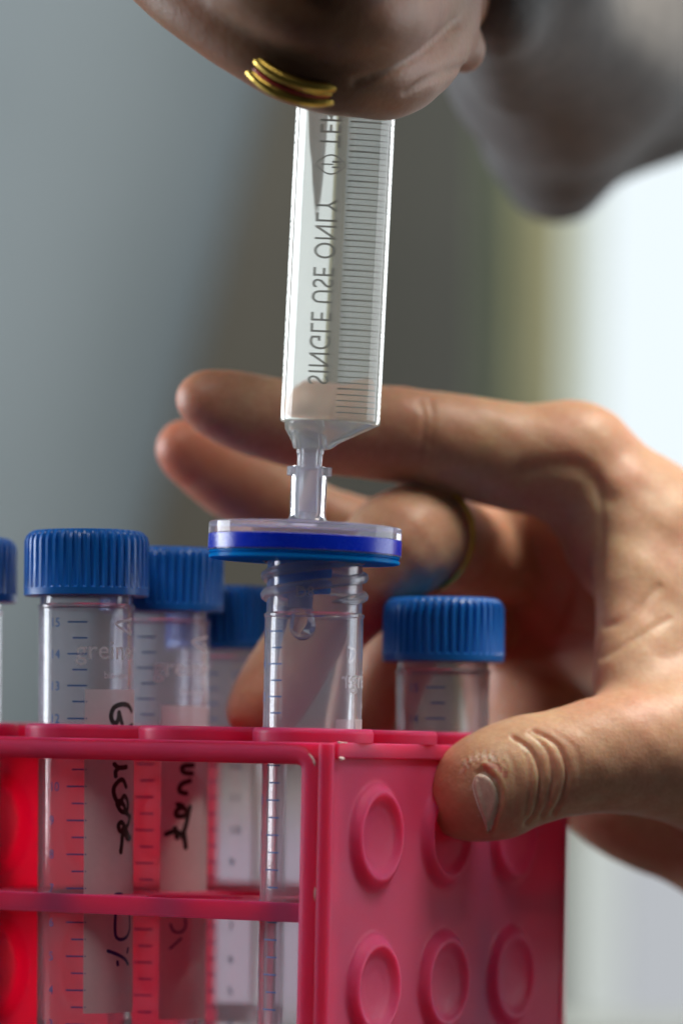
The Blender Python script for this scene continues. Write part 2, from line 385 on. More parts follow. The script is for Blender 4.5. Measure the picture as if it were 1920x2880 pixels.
# ------------------------------------------------------------------ tube rack
ANG = R(29); RT = R(0.55)
E1 = Vector((-math.cos(ANG), math.sin(ANG), 0)); E2 = Vector((math.sin(ANG), math.cos(ANG), 0))
mainp = P(880, 2060, 0)
CORNER = Vector((mainp.x, 0, 0))-E1*9.5-E2*11.2
rack = root('tube_rack', 'translucent pink plastic rack holding the blue-capped tubes', 'tube rack', CORNER, (0, RT, 0))
def rk(s, t, z): p = E1*s+E2*t; return (p.x, p.y, z)             # rack coordinates -> local
def RT_(p): return Vector(rk(p.x, p.y, p.z))
LW, LT, W = 77.0, 96.0, 91.0
PI_, PJ = 22.4, 23.0
HO = {}
cols = [9.5, 31.9, 54.8, 80.5]; rows = [11.2, 34.0, 57.0, 78.5]
def plate(z0, z1, r, i_s=.4, i_t=.5):
    mb = MB(); bx = [i_s]+[(cols[i]+cols[i+1])/2 for i in range(3)]+[LT]; by = [i_t]+[(rows[i]+rows[i+1])/2 for i in range(3)]+[W-i_t]
    n = 40
    for i, s in enumerate(cols):
        for j, t in enumerate(rows):
            x0, x1, y0, y1 = bx[i], bx[i+1], by[j], by[j+1]
            v = []; ed = []
            angs = sorted([2*math.pi*(q_+.5)/36 for q_ in range(36)]+[math.atan2(yy-t, xx-s) % (2*math.pi) for xx in (x0, x1) for yy in (y0, y1)])
            for a in angs:
                c, d = math.cos(a), math.sin(a)
                q = min(((x1-s)/c if c > 0 else (x0-s)/c) if abs(c) > 1e-6 else 1e9, ((y1-t)/d if d > 0 else (y0-t)/d) if abs(d) > 1e-6 else 1e9)
                ed.append({e for e, g in (('a', abs(s+q*c-bx[0])), ('b', abs(s+q*c-bx[-1])), ('c', abs(t+q*d-by[0])), ('d', abs(t+q*d-by[-1]))) if g < 1e-4})
                v += [rk(s+r*c, t+r*d, z1), rk(s+q*c, t+q*d, z1), rk(s+r*c, t+r*d, z0), rk(s+q*c, t+q*d, z0)]
            f = []
            for k in range(n):
                a = 4*k; b = 4*((k+1) % n)
                f += [(a, b, b+1, a+1), (a+2, a+3, b+3, b+2), (a, a+2, b+2, b)]
                if ed[k] & ed[(k+1) % n]: f.append((a+1, b+1, b+3, a+3))
            mb.add(v, f)
    return mb
ZT = 0.6
plate(ZT-2.6, ZT, 8.8).build('top_plate', M['rack'], rack)
plate(-29.2, -26.0, 8.45, .7, 2.55).build('shelf', M['rack'], rack)
mb = MB(); mb.add(*box(0.8, LT-1, 0.8, W-.8, -74, -71, RT_)); mb.build('base_plate', M['rack'], rack, smooth=False)
first = None
for i, s in enumerate(cols):
    for j, t in enumerate(rows):
        if first is None:
            v, f = lathe([(9.0, 0), (10.1, 0), (10.15, 1.6), (9.95, 2.15), (9.75, 2.35), (9.25, 2.35), (9.05, 2.1)], 56)
            o = mesh_obj('collar', v, f, M['rack'], rack, True, 50); first = o
        else:
            o = first.copy(); COL.objects.link(o); o.parent = rack
        o.location = Vector(rk(s, t, ZT+.02))*S
def slab(s0, s1, t0, t1, z0, z1, name, bev=0.5):
    bm = bmesh.new(); v, f = box(s0, s1, t0, t1, z0, z1)
    bv = [bm.verts.new(p) for p in v]
    for q in f: bm.faces.new([bv[k] for k in q])
    bmesh.ops.bevel(bm, geom=bm.edges[:], offset=bev, segments=3, affect='EDGES', profile=0.5)
    bm.verts.index_update(); vv = [rk(*p.co) for p in bm.verts]; ff = [tuple(x.index for x in p.verts) for p in bm.faces]
    o = mesh_obj(name, vv, ff, M['rack'], rack, True, 40); bm.free(); return o
# end wall with its raised bosses: a height field with real thickness
def end_wall(s_face, out, name, thick=1.8, t0=0.4, relief=1.0):
    """s_face: plane of the outside face, out=-1 when the outside looks towards -s"""
    cen = [(t, z) for t in (16.9, 42.2, 67.9) for z in (-14.9, -40.3, -65.7)]
    nt_, nz_ = 200, 168; z0, z1 = -73.0, -1.9; h = np.zeros((nt_+1, nz_+1))
    T = np.linspace(t0, W-.3, nt_+1)[:, None]; Z = np.linspace(z0, z1, nz_+1)[None, :]
    for (tc, zc) in cen:
        d = np.sqrt((T-tc)**2+(Z-zc)**2)
        prof = np.interp(d, [0, 3, 5.2, 6.2, 6.75, 7.1, 7.6, 8.4, 9.0, 9.5], [0.35, 0.45, 0.8, 1.35, 1.85, 2.0, 1.85, 0.95, 0.2, 0])
        h = np.maximum(h, prof*relief)
    v = []; f = []; m = nz_+1
    Tt = np.repeat(T[:, 0], m); Zz = np.tile(Z[0], nt_+1); hh = h.ravel()
    for layer, off in ((0, 0.0), (1, thick)):
        for a, b, c in zip(Tt, Zz, hh): v.append(rk(s_face+out*c-out*off, a, b))
    B = (nt_+1)*m
    for i in range(nt_):
        for j in range(nz_):
            a = i*m+j; f.append((a, a+m, a+m+1, a+1)); f.append((B+a, B+a+1, B+a+m+1, B+a+m))
    for i in range(nt_):
        a = i*m; f.append((a, B+a, B+a+m, a+m)); a += nz_; f.append((a, a+m, B+a+m, B+a))
    for j in range(nz_):
        a = j; f.append((a, a+1, B+a+1, B+a)); a = nt_*m+j; f.append((a, B+a, B+a+1, a+1))
    return mesh_obj(name, v, f, M['rack'], rack, True, 50)
end_wall(0.35, -1, 'end_wall', .8, relief=.8)
end_wall(LW, 1, 'end_wall', relief=.5)
# raised band along the top of the end wall, and front/back frames
slab(-.3, 1.0, 2.4, W-1.2, -1.9, ZT+.1, 'rim_band', .25)
def frame_bar(t, sgn):
    """half-round moulding running up one post, round the corner, along the top, and down the far post"""
    pts = []; s0 = 4.0; s1 = LT-3; zt = -1.25; rc = 2.6
    for z in np.linspace(-73, zt-rc, 10): pts.append((s0, z))
    for a in np.linspace(0, math.pi/2, 8)[1:]: pts.append((s0+rc-rc*math.cos(a), zt-rc+rc*math.sin(a)))
    for s in np.linspace(s0+rc, s1-rc, 14)[1:]: pts.append((s, zt))
    for a in np.linspace(0, math.pi/2, 8)[1:]: pts.append((s1-rc+rc*math.sin(a), zt-rc+rc*math.cos(a)))
    for z in np.linspace(zt-rc, -73, 10)[1:]: pts.append((s1, z))
    v = []; f = []; prof = [(-1.75, 1.9), (-1.75, .5), (-1.45, .12), (-.8, -.28), (0, -.42), (.8, -.28), (1.45, .12), (1.75, .5), (1.75, 1.9)]; n = len(prof)
    for i, p in enumerate(pts):
        q0 = pts[max(i-1, 0)]; q1 = pts[min(i+1, len(pts)-1)]; tx, tz = q1[0]-q0[0], q1[1]-q0[1]; L = math.hypot(tx, tz); nx, nz = -tz/L, tx/L
        for a, b in prof: v.append(rk(p[0]+nx*a, t+sgn*b, p[1]+nz*a))
    for i in range(len(pts)-1):
        for k in range(n):
            k2 = (k+1) % n; f.append((i*n+k, i*n+k2, (i+1)*n+k2, (i+1)*n+k))
    f.append(tuple(range(n))); f.append(tuple((len(pts)-1)*n+k for k in range(n-1, -1, -1)))
    mesh_obj('frame', v, f, M['rack'], rack, True, 40)
frame_bar(0.45, 1); frame_bar(W-.45, -1)
# corner posts (rounded column where frame and end wall meet)
for (s, t) in ((1.35, 1.35), (1.35, W-1.35)):
    v, f = lathe_solid([(1.1, -73.2), (1.35, -72.9), (1.35, ZT-.25), (1.1, ZT-.02)], 24); o = mesh_obj('corner_post', v, f, M['rack'], rack, True, 40); o.location = Vector(rk(s, t, 0))*S
# worn, whitened chips on the edges
def chip(pts, rad):
    v, f = sweep(pts, rad, 6); mesh_obj('chip', v, f, M['rack_chip'], rack)
chip([rk(-.42, 2.5+a*.35, -1.95+0.12*math.sin(a*2.1)) for a in range(6)], [0.1, .28, .24, .3, .16, .08])
chip([rk(-.35, 2.3+a*.5, ZT+.1) for a in range(7)], [.2, .16, .1, .09, .08, .07, .05])
chip([rk(4-2.0*math.cos(a)+.9, 0.32, -3.6+2.35*math.sin(a)+.1) for a in np.linspace(0.1, 1.35, 8)], [.06, .16, .2, .14, .17, .1, .08, .05])
chip([rk(2.55, 0.55, -23.2-a*.45) for a in range(6)], [.05, .13, .17, .16, .13, .04])

# ------------------------------------------------------------------ centrifuge tubes
def cap_mesh():
    n = 44*6; v = []; f = []
    rows_ = [(10.55, 0, 0), (10.75, .15, 0), (10.78, 1.3, 0), (10.45, 1.6, 1), (10.40, 9.4, 1), (10.2, 10.3, .8), (9.75, 10.95, .25), (9.2, 11.3, 0), (8.0, 11.4, 0), (0.01, 11.4, 0)]
    inner = [(7.9, 0, 0), (7.9, .02, 0)]
    for r, z, k in rows_:
        for i in range(n):
            a = 2*math.pi*i/n; c = math.cos(44*a)
            rr = r+k*0.34*max(-1, min(1, 2.2*c)); v.append((rr*math.sin(a), -rr*math.cos(a), z))
    for j in range(len(rows_)-1):
        for i in range(n):
            i2 = (i+1) % n; f.append((j*n+i, j*n+i2, (j+1)*n+i2, (j+1)*n+i))
    b = len(v)
    for i in range(n):
        a = 2*math.pi*i/n; v.append((8.45*math.sin(a), -8.45*math.cos(a), 0))
    for i in range(n):
        a = 2*math.pi*i/n; v.append((8.45*math.sin(a), -8.45*math.cos(a), 9.5))
    for i in range(n):
        i2 = (i+1) % n; f.append((i, b+i, b+i2, i2)); f.append((b+i, b+n+i, b+n+i2, b+i2))
    f.append(tuple(b+n+i for i in range(n)))
    return v, f
CAP = None
def tube(px, Y, neck_z, label, tick_a, patch=None, cap=True, nums=True, tilt=(0, 0), brand=None, num_off=-3.6):
    """neck_z: z (mm) of the cap's lower edge / thread end. angles in degrees from the side facing the camera"""
    global CAP
    b = P(px, 2060, Y); L = neck_z+70.8
    t = root('centrifuge_tube', label, 'tube', (b.x, Y, neck_z), (tilt[0], tilt[1], 0), 'centrifuge tubes in the pink rack')
    ro, ri = 8.25, 7.35; zt = 9.0
    prof = [(0.05, -L), (1.6, -L), (2.6, -L+.8), (ro-.1, -L+21), (ro, -L+23), (ro, -2.2), (ro+.18, -2.0), (ro+.18, -1.6), (8.0, -1.3), (8.0, zt-.3), (7.8, zt), (7.5, zt), (ri, zt-.3), (ri, -L+23.5), (1.9, -L+2.2), (0.05, -L+1.6)]
    v, f = lathe(prof, 72, closed=False)
    body = mesh_obj('tube_body', v, f, M['tube'], t, True, 40)
    if cap:
        if CAP is None:
            v, f = cap_mesh(); o = mesh_obj('cap', v, f, M['cap'], t, True, 50); CAP = o
        else:
            o = CAP.copy(); COL.objects.link(o); o.parent = t
        o.rotation_euler.z = random.uniform(0, 6)
    r = ro+.07
    # graduation
    mb = MB(); a0 = R(tick_a); k = 0; z = -4.6
    while z > -80:
        long_ = k % 2 == 0
        w_ = 3.4 if long_ else 2.5
        mb.add(*band(r, a0+(0 if long_ else .9/ro), a0+(3.4)/ro, z-.12, z+.12))
        if long_ and nums:
            tv, tf = text_mesh(str(15-k//2), 2.2)
            mb.add([wrap(r, a0+num_off/ro+p.x/ro, z-.8+p.y) for p in tv], tf)
        z -= 2.72 if z > -18 else 2.9; k += 1
    mb.build('graduation', M['print_blue'], t, smooth=False)
    if patch:
        pa, pw, pz0, pz1 = patch
        pm = mesh_obj('writing_patch', *band(r, R(pa), R(pa+pw), pz1, pz0), M['patch'], t)
        bm_ = MB()
        tv, tf = text_mesh('greiner', 4.6); bm_.add([wrap(r, R(pa)+(p.x-1.6)/ro, pz0+5.2+p.y) for p in tv], tf)
        tv, tf = text_mesh('bio-one', 1.7); bm_.add([wrap(r, R(pa)+(p.x+3.3)/ro, pz0+1.9+p.y) for p in tv], tf)
        bm_.add(*stroke(r, [(R(pa)*ro+10.0, pz0+12.2), (R(pa)*ro+5.6, pz0+11.2), (R(pa)*ro+9.6, pz0+9.6), (R(pa)*ro+8.8, pz0+11.0)], .4, ro))
        bm_.build('brand_print', M['print_white'], t, smooth=False)
        return t, pm
    return t, None
T_LIST = {}
def zcap(py, Y, px=960): return P(px, py, Y).z
# open tube under the filter
mt, mpatch = tube(880, 0.0, zcap(1702, 0, 880), 'open clear tube under the blue filter with a drop falling inside', -62, patch=(60, 89, -19.0, -70), cap=False, tilt=(0, R(.45)))
mb = MB()
for ph in (0, math.pi):
    path = []; rad = []; K = 70
    for i in range(K+1):
        t_ = i/K; a = R(20)+ph+t_*R(430); z = 0.3+t_*R(430)/(2*math.pi)*6.4
        if z > 8.6: break
        path.append(wrap(8.15, a, z)); rad.append(.92*min(1, (i+.3)/5))
    mb.add(*sweep(path, rad, 8))
mb.build('screw_thread', M['nozzle'], mt)
tv, tf = text_mesh('D8', 2.6); mb = MB(); mb.add([wrap(8.2, (p.x-3.2)/8.2, 1.1+p.y) for p in tv], tf); mb.build('mould_mark', M['mark'], mt, smooth=False)
# capped tubes
ta, pa_ = tube(240, 22.0, zcap(1678, 22, 240), 'tube in front left with a wide blue cap and black handwriting on its patch', -19, patch=(2, 88, zcap(1940, 22, 240)-zcap(1678, 22, 240), zcap(2842, 22, 240)-zcap(1678, 22, 240)), tilt=(0, R(-.3)))
tb, pb_ = tube(455, 41.5, zcap(1722, 41.5, 455), 'tube right behind the front left one with its blurred cap half hidden', -30, patch=(2, 86, zcap(1985, 41, 455)-zcap(1722, 41, 455), zcap(2860, 41, 455)-zcap(1722, 41, 455)))
tube(632, 61.0, zcap(1826, 61, 632), 'tube sunk lower with its cap between the second cap and the open tube', -30, patch=None, num_off=5.5)
tube(1243, 40.5, zcap(1862, 40, 1243), 'tube right of the open tube with its cap below the ringed finger', -22)
tube(-128, 36.0, zcap(1694, 36, -128), 'tube cut off by the left picture edge showing only a sliver of cap', -20)
# handwriting on the front left tube: strokes in photo pixels turned into surface positions
def writing(px_strokes, tubeo, patcho, cxp, Y, material, wmm, name='handwriting'):
    mb = MB(); sc_ = FPX/(DIST+Y-8); ro = 8.25
    for st in px_strokes:
        pts = []
        for (x, y) in st:
            a = math.asin(max(-.985, min(.985, (x-cxp)/sc_/ro))); z = P(x, y, Y-8).z-tubeo.location.z/S
            pts.append((a*ro, z))
        mb.add(*stroke(ro+.13, pts, wmm, ro))
    return mb.build(name, material, patcho, smooth=False)
G = [[(370, 2000), (362, 1985), (345, 1981), (325, 1990), (317, 2012), (321, 2030), (330, 2034), (336, 2022), (338, 2004)], [(338, 2004), (342, 2020), (346, 2036)],
     [(372, 2040), (356, 2052), (372, 2066), (352, 2084), (345, 2100)],
     [(326, 2150), (338, 2160), (358, 2158)], [(338, 2160), (330, 2170), (330, 2184)],
     [(357, 2214), (350, 2196), (340, 2196), (327, 2212), (325, 2232), (333, 2254), (342, 2262)],
     [(342, 2262), (352, 2240), (361, 2256), (360, 2282), (346, 2284), (334, 2262), (342, 2254), (352, 2268), (356, 2286), (363, 2294), (366, 2306)],
     [(368, 2298), (362, 2322), (352, 2336), (342, 2338), (338, 2322), (346, 2314), (356, 2330), (364, 2352), (368, 2360), (360, 2360), (354, 2344), (350, 2330), (347, 2370), (344, 2398)]]
writing(G, ta, pa_, 240, 22, M['pen_black'], .85)
B_ = [[(327, 2526), (332, 2518), (346, 2518), (353, 2526)], [(332, 2560), (330, 2610), (334, 2638), (348, 2645), (362, 2636), (368, 2610), (366, 2560)], [(312, 2676), (335, 2686), (355, 2700), (364, 2716)], [(364, 2672), (362, 2682)], [(337, 2708), (338, 2716)]]
writing(B_, ta, pa_, 240, 22, M['pen_blue'], .62)
G2 = [[(548, 2152), (520, 2156), (522, 2172), (545, 2176)], [(540, 2196), (516, 2206), (512, 2226), (530, 2232)], [(506, 2262), (520, 2268), (532, 2290), (506, 2296), (504, 2280), (520, 2270)], [(476, 2346), (500, 2338), (520, 2350), (528, 2366)], [(500, 2330), (506, 2356)], [(524, 2340), (530, 2384)], [(540, 2270), (530, 2320), (520, 2350)]]
writing(G2, tb, pb_, 455, 41, M['pen_black'], .9)
writing([[(490, 2600), (500, 2620), (520, 2622), (532, 2606), (530, 2586)], [(490, 2668), (520, 2640)], [(520, 2526), (538, 2510)]], tb, pb_, 455, 41, M['pen_blue'], .4)

# ------------------------------------------------------------------ syringe
BT = R(2.84)-ROLL
syr = root('syringe', 'clear plastic syringe standing on the filter with mirrored black printing', 'syringe', P(928, 1187, 0), (0, BT, 0))
RB = 8.36; HB = 66.0
ncx = -(928-867)/16.8                                           # nozzle sits off centre
v, f = lathe_solid([(RB-.5, -.35), (RB-.1, -.25), (RB+.02, 0.1), (RB, .8), (RB, HB)], 128)
mesh_obj('barrel', v, f, M['barrel'], syr, True, 40)
# sloping end of the barrel down to the eccentric nozzle
v = []; f = []; n = 96; rings = [(RB-.55, 0, -.40), (RB-.75, 0, -.55), (6.6, -.9, -1.5), (3.9, -2.35, -3.6), (3.3, -2.75, -4.45), (2.9, -3.0, -4.7)]
for r, cx, z in rings:
    for i in range(n):
        a = 2*math.pi*i/n; v.append((cx+r*math.sin(a), -r*math.cos(a), z))
for j in range(len(rings)-1):
    for i in range(n): f.append((j*n+i, (j+1)*n+i, (j+1)*n+(i+1) % n, j*n+(i+1) % n))
f.append(tuple(range(n))); f.append(tuple((len(rings)-1)*n+i for i in range(n-1, -1, -1)))
mesh_obj('barrel_end', v, f, M['barrel'], syr, True, 40)
pr_ = [(1.2, -7.9), (2.02, -7.9), (2.05, -7.7), (2.1, -5.65), (2.26, -5.5), (2.3, -1.9), (2.3, -1.1), (1.4, -1.1), (1.3, -1.6)]
v, f = lathe(pr_, 64, ncx+.55, 0); mesh_obj('nozzle', v, f, M['nozzle'], syr, True, 40)
# printing on the far side of the barrel
rp = RB+.06
mb = MB(); z = 1.0; k = 0
while z < 60:
    th = .15 if k % 5 == 0 else .10
    mb.add(*band(rp, R(180-19), R(180-2.4), z-th, z+th)); z += 1.0; k += 1
mb.build('graduation', M['print_black'], syr, smooth=False)
mb = MB()
def back_text(s, z0, length, b0=12.6, b1=1.8):
    tv, tf = text_mesh(s, 1.0, 1.05); xs = [p.x for p in tv]; w_ = max(xs)-min(xs); x_ = min(xs); hh = .70
    mb.add([wrap(rp, R(180+b0-(b0-b1)*p.y/hh), z0+(p.x-x_)/w_*length) for p in tv], tf)
back_text('SINGLE USE ONLY', 6.6, 31.2)
back_text('TERUMO', 46.4, 15.0)
def oval(cz, lz, b0, b1, wd):
    pts = []
    for i in range(33):
        t = i/32; a = math.pi*t
        pts.append((t, math.sin(a)**.75))
    for sg in (-1, 1):
        path = [((b0+(b1-b0)*(.02+.98*t)), cz+sg*lz*s_) for t, s_ in pts]
        v = []; f = []
        for i, (b, z) in enumerate(path):
            v += [wrap(rp, R(180+b), z), wrap(rp, R(180+b), z-sg*wd)]
        for i in range(len(path)-1): f.append((2*i, 2*i+1, 2*i+3, 2*i+2))
        mb.add(v, f)
oval(43.6, 1.75, 14.2, -1.0, .28)
mb.add(*band(rp, R(180+11.5), R(180+5), 43.5, 43.75)); mb.add(*band(rp, R(180+6), R(180+2.2), 43.0, 43.3)); mb.add(*band(rp, R(180+6), R(180+2), 43.9, 44.25)); mb.add(*band(rp, R(182.2), R(181.6), 43.0, 44.2))
mb.build('lettering', M['print_black'], syr, smooth=False)

# ------------------------------------------------------------------ syringe filter
FT = R(2.35)-ROLL
fil = root('syringe_filter', 'round blue and clear filter disc between syringe and open tube', 'filter', P(858, 1508, 0), (0, FT, 0))
Rf = 16.15
def lz(py): return -(py-1508)/16.8
v, f = lathe_solid([(Rf-.15, lz(1512)), (Rf, lz(1511)), (Rf, lz(1480.5)), (Rf-.3, lz(1477)), (Rf-2, lz(1475.5)), (6, lz(1472)), (3.9, lz(1468)), (3.4, lz(1462)), (0.02, lz(1462))], 128)
mesh_obj('upper_shell', v, f, M['shell'], fil, True, 35)
v, f = lathe_solid([(Rf-.2, lz(1555)), (Rf+.03, lz(1554)), (Rf+.03, lz(1513.5)), (Rf-.2, lz(1513))], 128); mesh_obj('blue_ring', v, f, M['deep_blue'], fil, True, 35)
v, f = lathe([(Rf-1, lz(1557.3)), (Rf+.12, lz(1557.3)), (Rf+.12, lz(1555.5)), (Rf-1, lz(1555.5))], 128); mesh_obj('seam', v, f, M['shell'], fil, True, 35)
v, f = lathe_solid([(Rf-2.2, lz(1581)), (Rf-.5, lz(1580)), (Rf-.18, lz(1578)), (Rf-.18, lz(1570)), (Rf-.5, lz(1568.5)), (Rf-.5, lz(1566)), (Rf-.2, lz(1564.5)), (Rf-.2, lz(1558.5)), (Rf-1, lz(1558))], 128); mesh_obj('lower_shell', v, f, M['bright_blue'], fil, True, 35)
# inlet socket with its lugs
cx = (864-858)/16.8
pr_ = [(2.12, lz(1440)), (2.12, lz(1313)), (3.05, lz(1313)), (3.08, lz(1318)), (3.02, lz(1400)), (2.98, lz(1445)), (3.15, lz(1459)), (3.6, lz(1466)), (3.6, lz(1470)), (0.8, lz(1470)), (.8, lz(1440))]
v, f = lathe(pr_, 64, cx-.1, 0); mesh_obj('inlet', v, f, M['nozzle'], fil, True, 40)
for sg in (-1, 1):
    v = []; f = []; n = 10
    for i in range(n+1):
        a = R(90*sg-38+76*i/n)
        for r in (2.9, 3.75 if 0 < i < n else 3.4):
            for z in (lz(1338), lz(1314)): v.append((cx-.1+r*math.sin(a), -r*math.cos(a), z))
    for i in range(n):
        a = 4*i; b = a+4; f += [(a+2, b+2, b+3, a+3), (a, a+1, b+1, b), (a+1, a+3, b+3, b+1), (a, b, b+2, a+2)]
    f += [(0, 2, 3, 1), (4*n, 4*n+1, 4*n+3, 4*n+2)]
    mesh_obj('lug', v, f, M['nozzle'], fil, True, 40)
v, f = lathe([(3.6, lz(1582)), (3.6, lz(1664)), (3.9, lz(1668)), (4.6, lz(1667)), (4.75, lz(1663)), (4.85, lz(1582))], 64, -.1, 0); mesh_obj('outlet_collar', v, f, M['bright_blue'], fil, True, 40)
v, f = lathe_solid([(1.9, lz(1713)), (2.02, lz(1710)), (2.4, lz(1583))], 48, -.35, 0); mesh_obj('outlet', v, f, M['outlet'], fil, True, 40)
# hanging drop
dp = root('droplet', 'clear drop of liquid hanging from the filter outlet inside the open tube', 'droplet', P(851, 1712, 0))
prof = [(0.01, -5.35), (.5, -5.28), (1.05, -5.0), (1.7, -4.45), (2.12, -3.7), (2.26, -2.9), (2.18, -2.0), (2.0, -1.0), (1.9, -.2), (1.86, -.06), (0.01, -.06)]
v, f = lathe(smooth_line(prof, 4), 48, closed=False); mesh_obj('water', v, f, M['drop'], dp)

# ------------------------------------------------------------------ hands: signed distance field -> surface nets
class Field:
    def __init__(s, lo, hi, h):
        s.o = np.array(lo, float); s.h = h; s.n = np.ceil((np.array(hi)-s.o)/h).astype(int)+1
        s.F = np.full(s.n, 50.0, np.float32)
    def cone(s, a, b, ra, rb, k=3.0, flat=None):
        a = np.array(a, float); b = np.array(b, float); m = max(ra, rb)*(1.0 if flat is None else max(1, 1/flat[1]))+k+3*s.h
        i0 = np.maximum(np.floor((np.minimum(a, b)-m-s.o)/s.h).astype(int), 0); i1 = np.minimum(np.ceil((np.maximum(a, b)+m-s.o)/s.h).astype(int)+1, s.n)
        if (i1 <= i0).any(): return
        ax = [s.o[d]+s.h*np.arange(i0[d], i1[d]) for d in range(3)]
        X, Y, Z = [q.astype(np.float32) for q in np.meshgrid(*ax, indexing='ij')]
        ab = b-a; L2 = max(ab @ ab, 1e-6)
        t = np.clip(((X-a[0])*ab[0]+(Y-a[1])*ab[1]+(Z-a[2])*ab[2])/L2, 0, 1)
        dx = X-a[0]-t*ab[0]; dy = Y-a[1]-t*ab[1]; dz = Z-a[2]-t*ab[2]
        if flat is not None:                                     # squash across one direction
            d_, q = np.array(flat[0], float), flat[1]; d_ /= np.linalg.norm(d_)
            c = (dx*d_[0]+dy*d_[1]+dz*d_[2])*(1/q-1); dx = dx+c*d_[0]; dy = dy+c*d_[1]; dz = dz+c*d_[2]
        d = np.sqrt(dx*dx+dy*dy+dz*dz)-(ra+(rb-ra)*(t*t*(3-2*t)*.5+t*.5))
        W_ = s.F[i0[0]:i1[0], i0[1]:i1[1], i0[2]:i1[2]]
        hh = np.clip(k-np.abs(W_-d), 0, None)/k
        W_[...] = np.minimum(W_, d)-hh*hh*k*.25
    def chain(s, pts, k=3.0, sub=True):
        if sub: pts = smooth_line(pts, 4)
        for p, q in zip(pts[:-1], pts[1:]): s.cone(p[:3], q[:3], p[3], q[3], k)
    def merge(s, other, k):
        hh = np.clip(k-np.abs(s.F-other), 0, None)/k
        s.F = np.minimum(s.F, other)-hh*hh*k*.25
    def nets(s):
        F = s.F; n = s.n
        for d in range(3):                                       # close the solid at the limits of the grid
            for e in (0, 1, -1, -2):
                ix = [slice(None)]*3; ix[d] = e; F[tuple(ix)] = np.maximum(F[tuple(ix)], .4*s.h)
        sg = F < 0
        cnt = np.zeros(n-1, np.int8)
        for i in (0, 1):
            for j in (0, 1):
                for k in (0, 1): cnt += sg[i:n[0]-1+i, j:n[1]-1+j, k:n[2]-1+k]
        act = (cnt > 0) & (cnt < 8); idx = np.full(n-1, -1, np.int64); C = np.argwhere(act); idx[act] = np.arange(len(C))
        acc = np.zeros((len(C), 3)); num = np.zeros(len(C))
        cor = np.array([(i, j, k) for i in (0, 1) for j in (0, 1) for k in (0, 1)])
        val = np.stack([F[C[:, 0]+c[0], C[:, 1]+c[1], C[:, 2]+c[2]] for c in cor], 1)
        for p in range(8):
            for q in range(p+1, 8):
                if np.abs(cor[p]-cor[q]).sum() != 1: continue
                m_ = (val[:, p] < 0) != (val[:, q] < 0); t = val[m_, p]/(val[m_, p]-val[m_, q])
                acc[m_] += cor[p]+t[:, None]*(cor[q]-cor[p]); num[m_] += 1
        V = s.o+s.h*(C+acc/num[:, None]); Q = []
        for ax in range(3):
            u, v_ = (ax+1) % 3, (ax+2) % 3
            a = np.take(sg, range(n[ax]-1), ax); b = np.take(sg, range(1, n[ax]), ax)
            E = np.argwhere(a != b); E = E[(E[:, u] > 0) & (E[:, v_] > 0) & (E[:, u] < n[u]-1) & (E[:, v_] < n[v_]-1)]
            ins = a[E[:, 0], E[:, 1], E[:, 2]]
            def cell(du, dv):
                D = E.copy(); D[:, u] += du; D[:, v_] += dv; return idx[D[:, 0], D[:, 1], D[:, 2]]
            q = np.stack([cell(-1, -1), cell(0, -1), cell(0, 0), cell(-1, 0)], 1)
            q[~ins] = q[~ins][:, ::-1]; Q.append(q)
        return V, np.concatenate(Q)
def pr3(px, py, Y, r): p = P(px, py, Y); return (p.x, p.y, p.z, r)
def seg_dist(pts, line):
    d = np.full(len(pts), 1e9)
    L = np.array(smooth_line(line, 5))
    for a, b in zip(L[:-1], L[1:]):
        ab = b-a; t = np.clip(((pts-a) @ ab)/max(ab @ ab, 1e-9), 0, 1); d = np.minimum(d, np.hypot(*(pts-a-t[:, None]*ab).T))
    return d
def relax(V, Q, it=2, lam=.5):
    e = np.concatenate([Q[:, [0, 1]], Q[:, [1, 2]], Q[:, [2, 3]], Q[:, [3, 0]]]); n = len(V)
    deg = np.bincount(e.ravel(), minlength=n)[:, None]
    for _ in range(it):
        A = np.zeros_like(V)
        for c in range(3): A[:, c] = np.bincount(e[:, 0], V[e[:, 1], c], n)+np.bincount(e[:, 1], V[e[:, 0], c], n)
        V = V+lam*(A/np.maximum(deg, 1)-V)
    return V
def normals(V, Q):
    fn = np.cross(V[Q[:, 2]]-V[Q[:, 0]], V[Q[:, 3]]-V[Q[:, 1]]); Nn = np.zeros_like(V)
    for k in range(4):
        for c in range(3): Nn[:, c] += np.bincount(Q[:, k], fn[:, c], len(V))
    return Nn/np.maximum(np.linalg.norm(Nn, axis=1, keepdims=True), 1e-9)

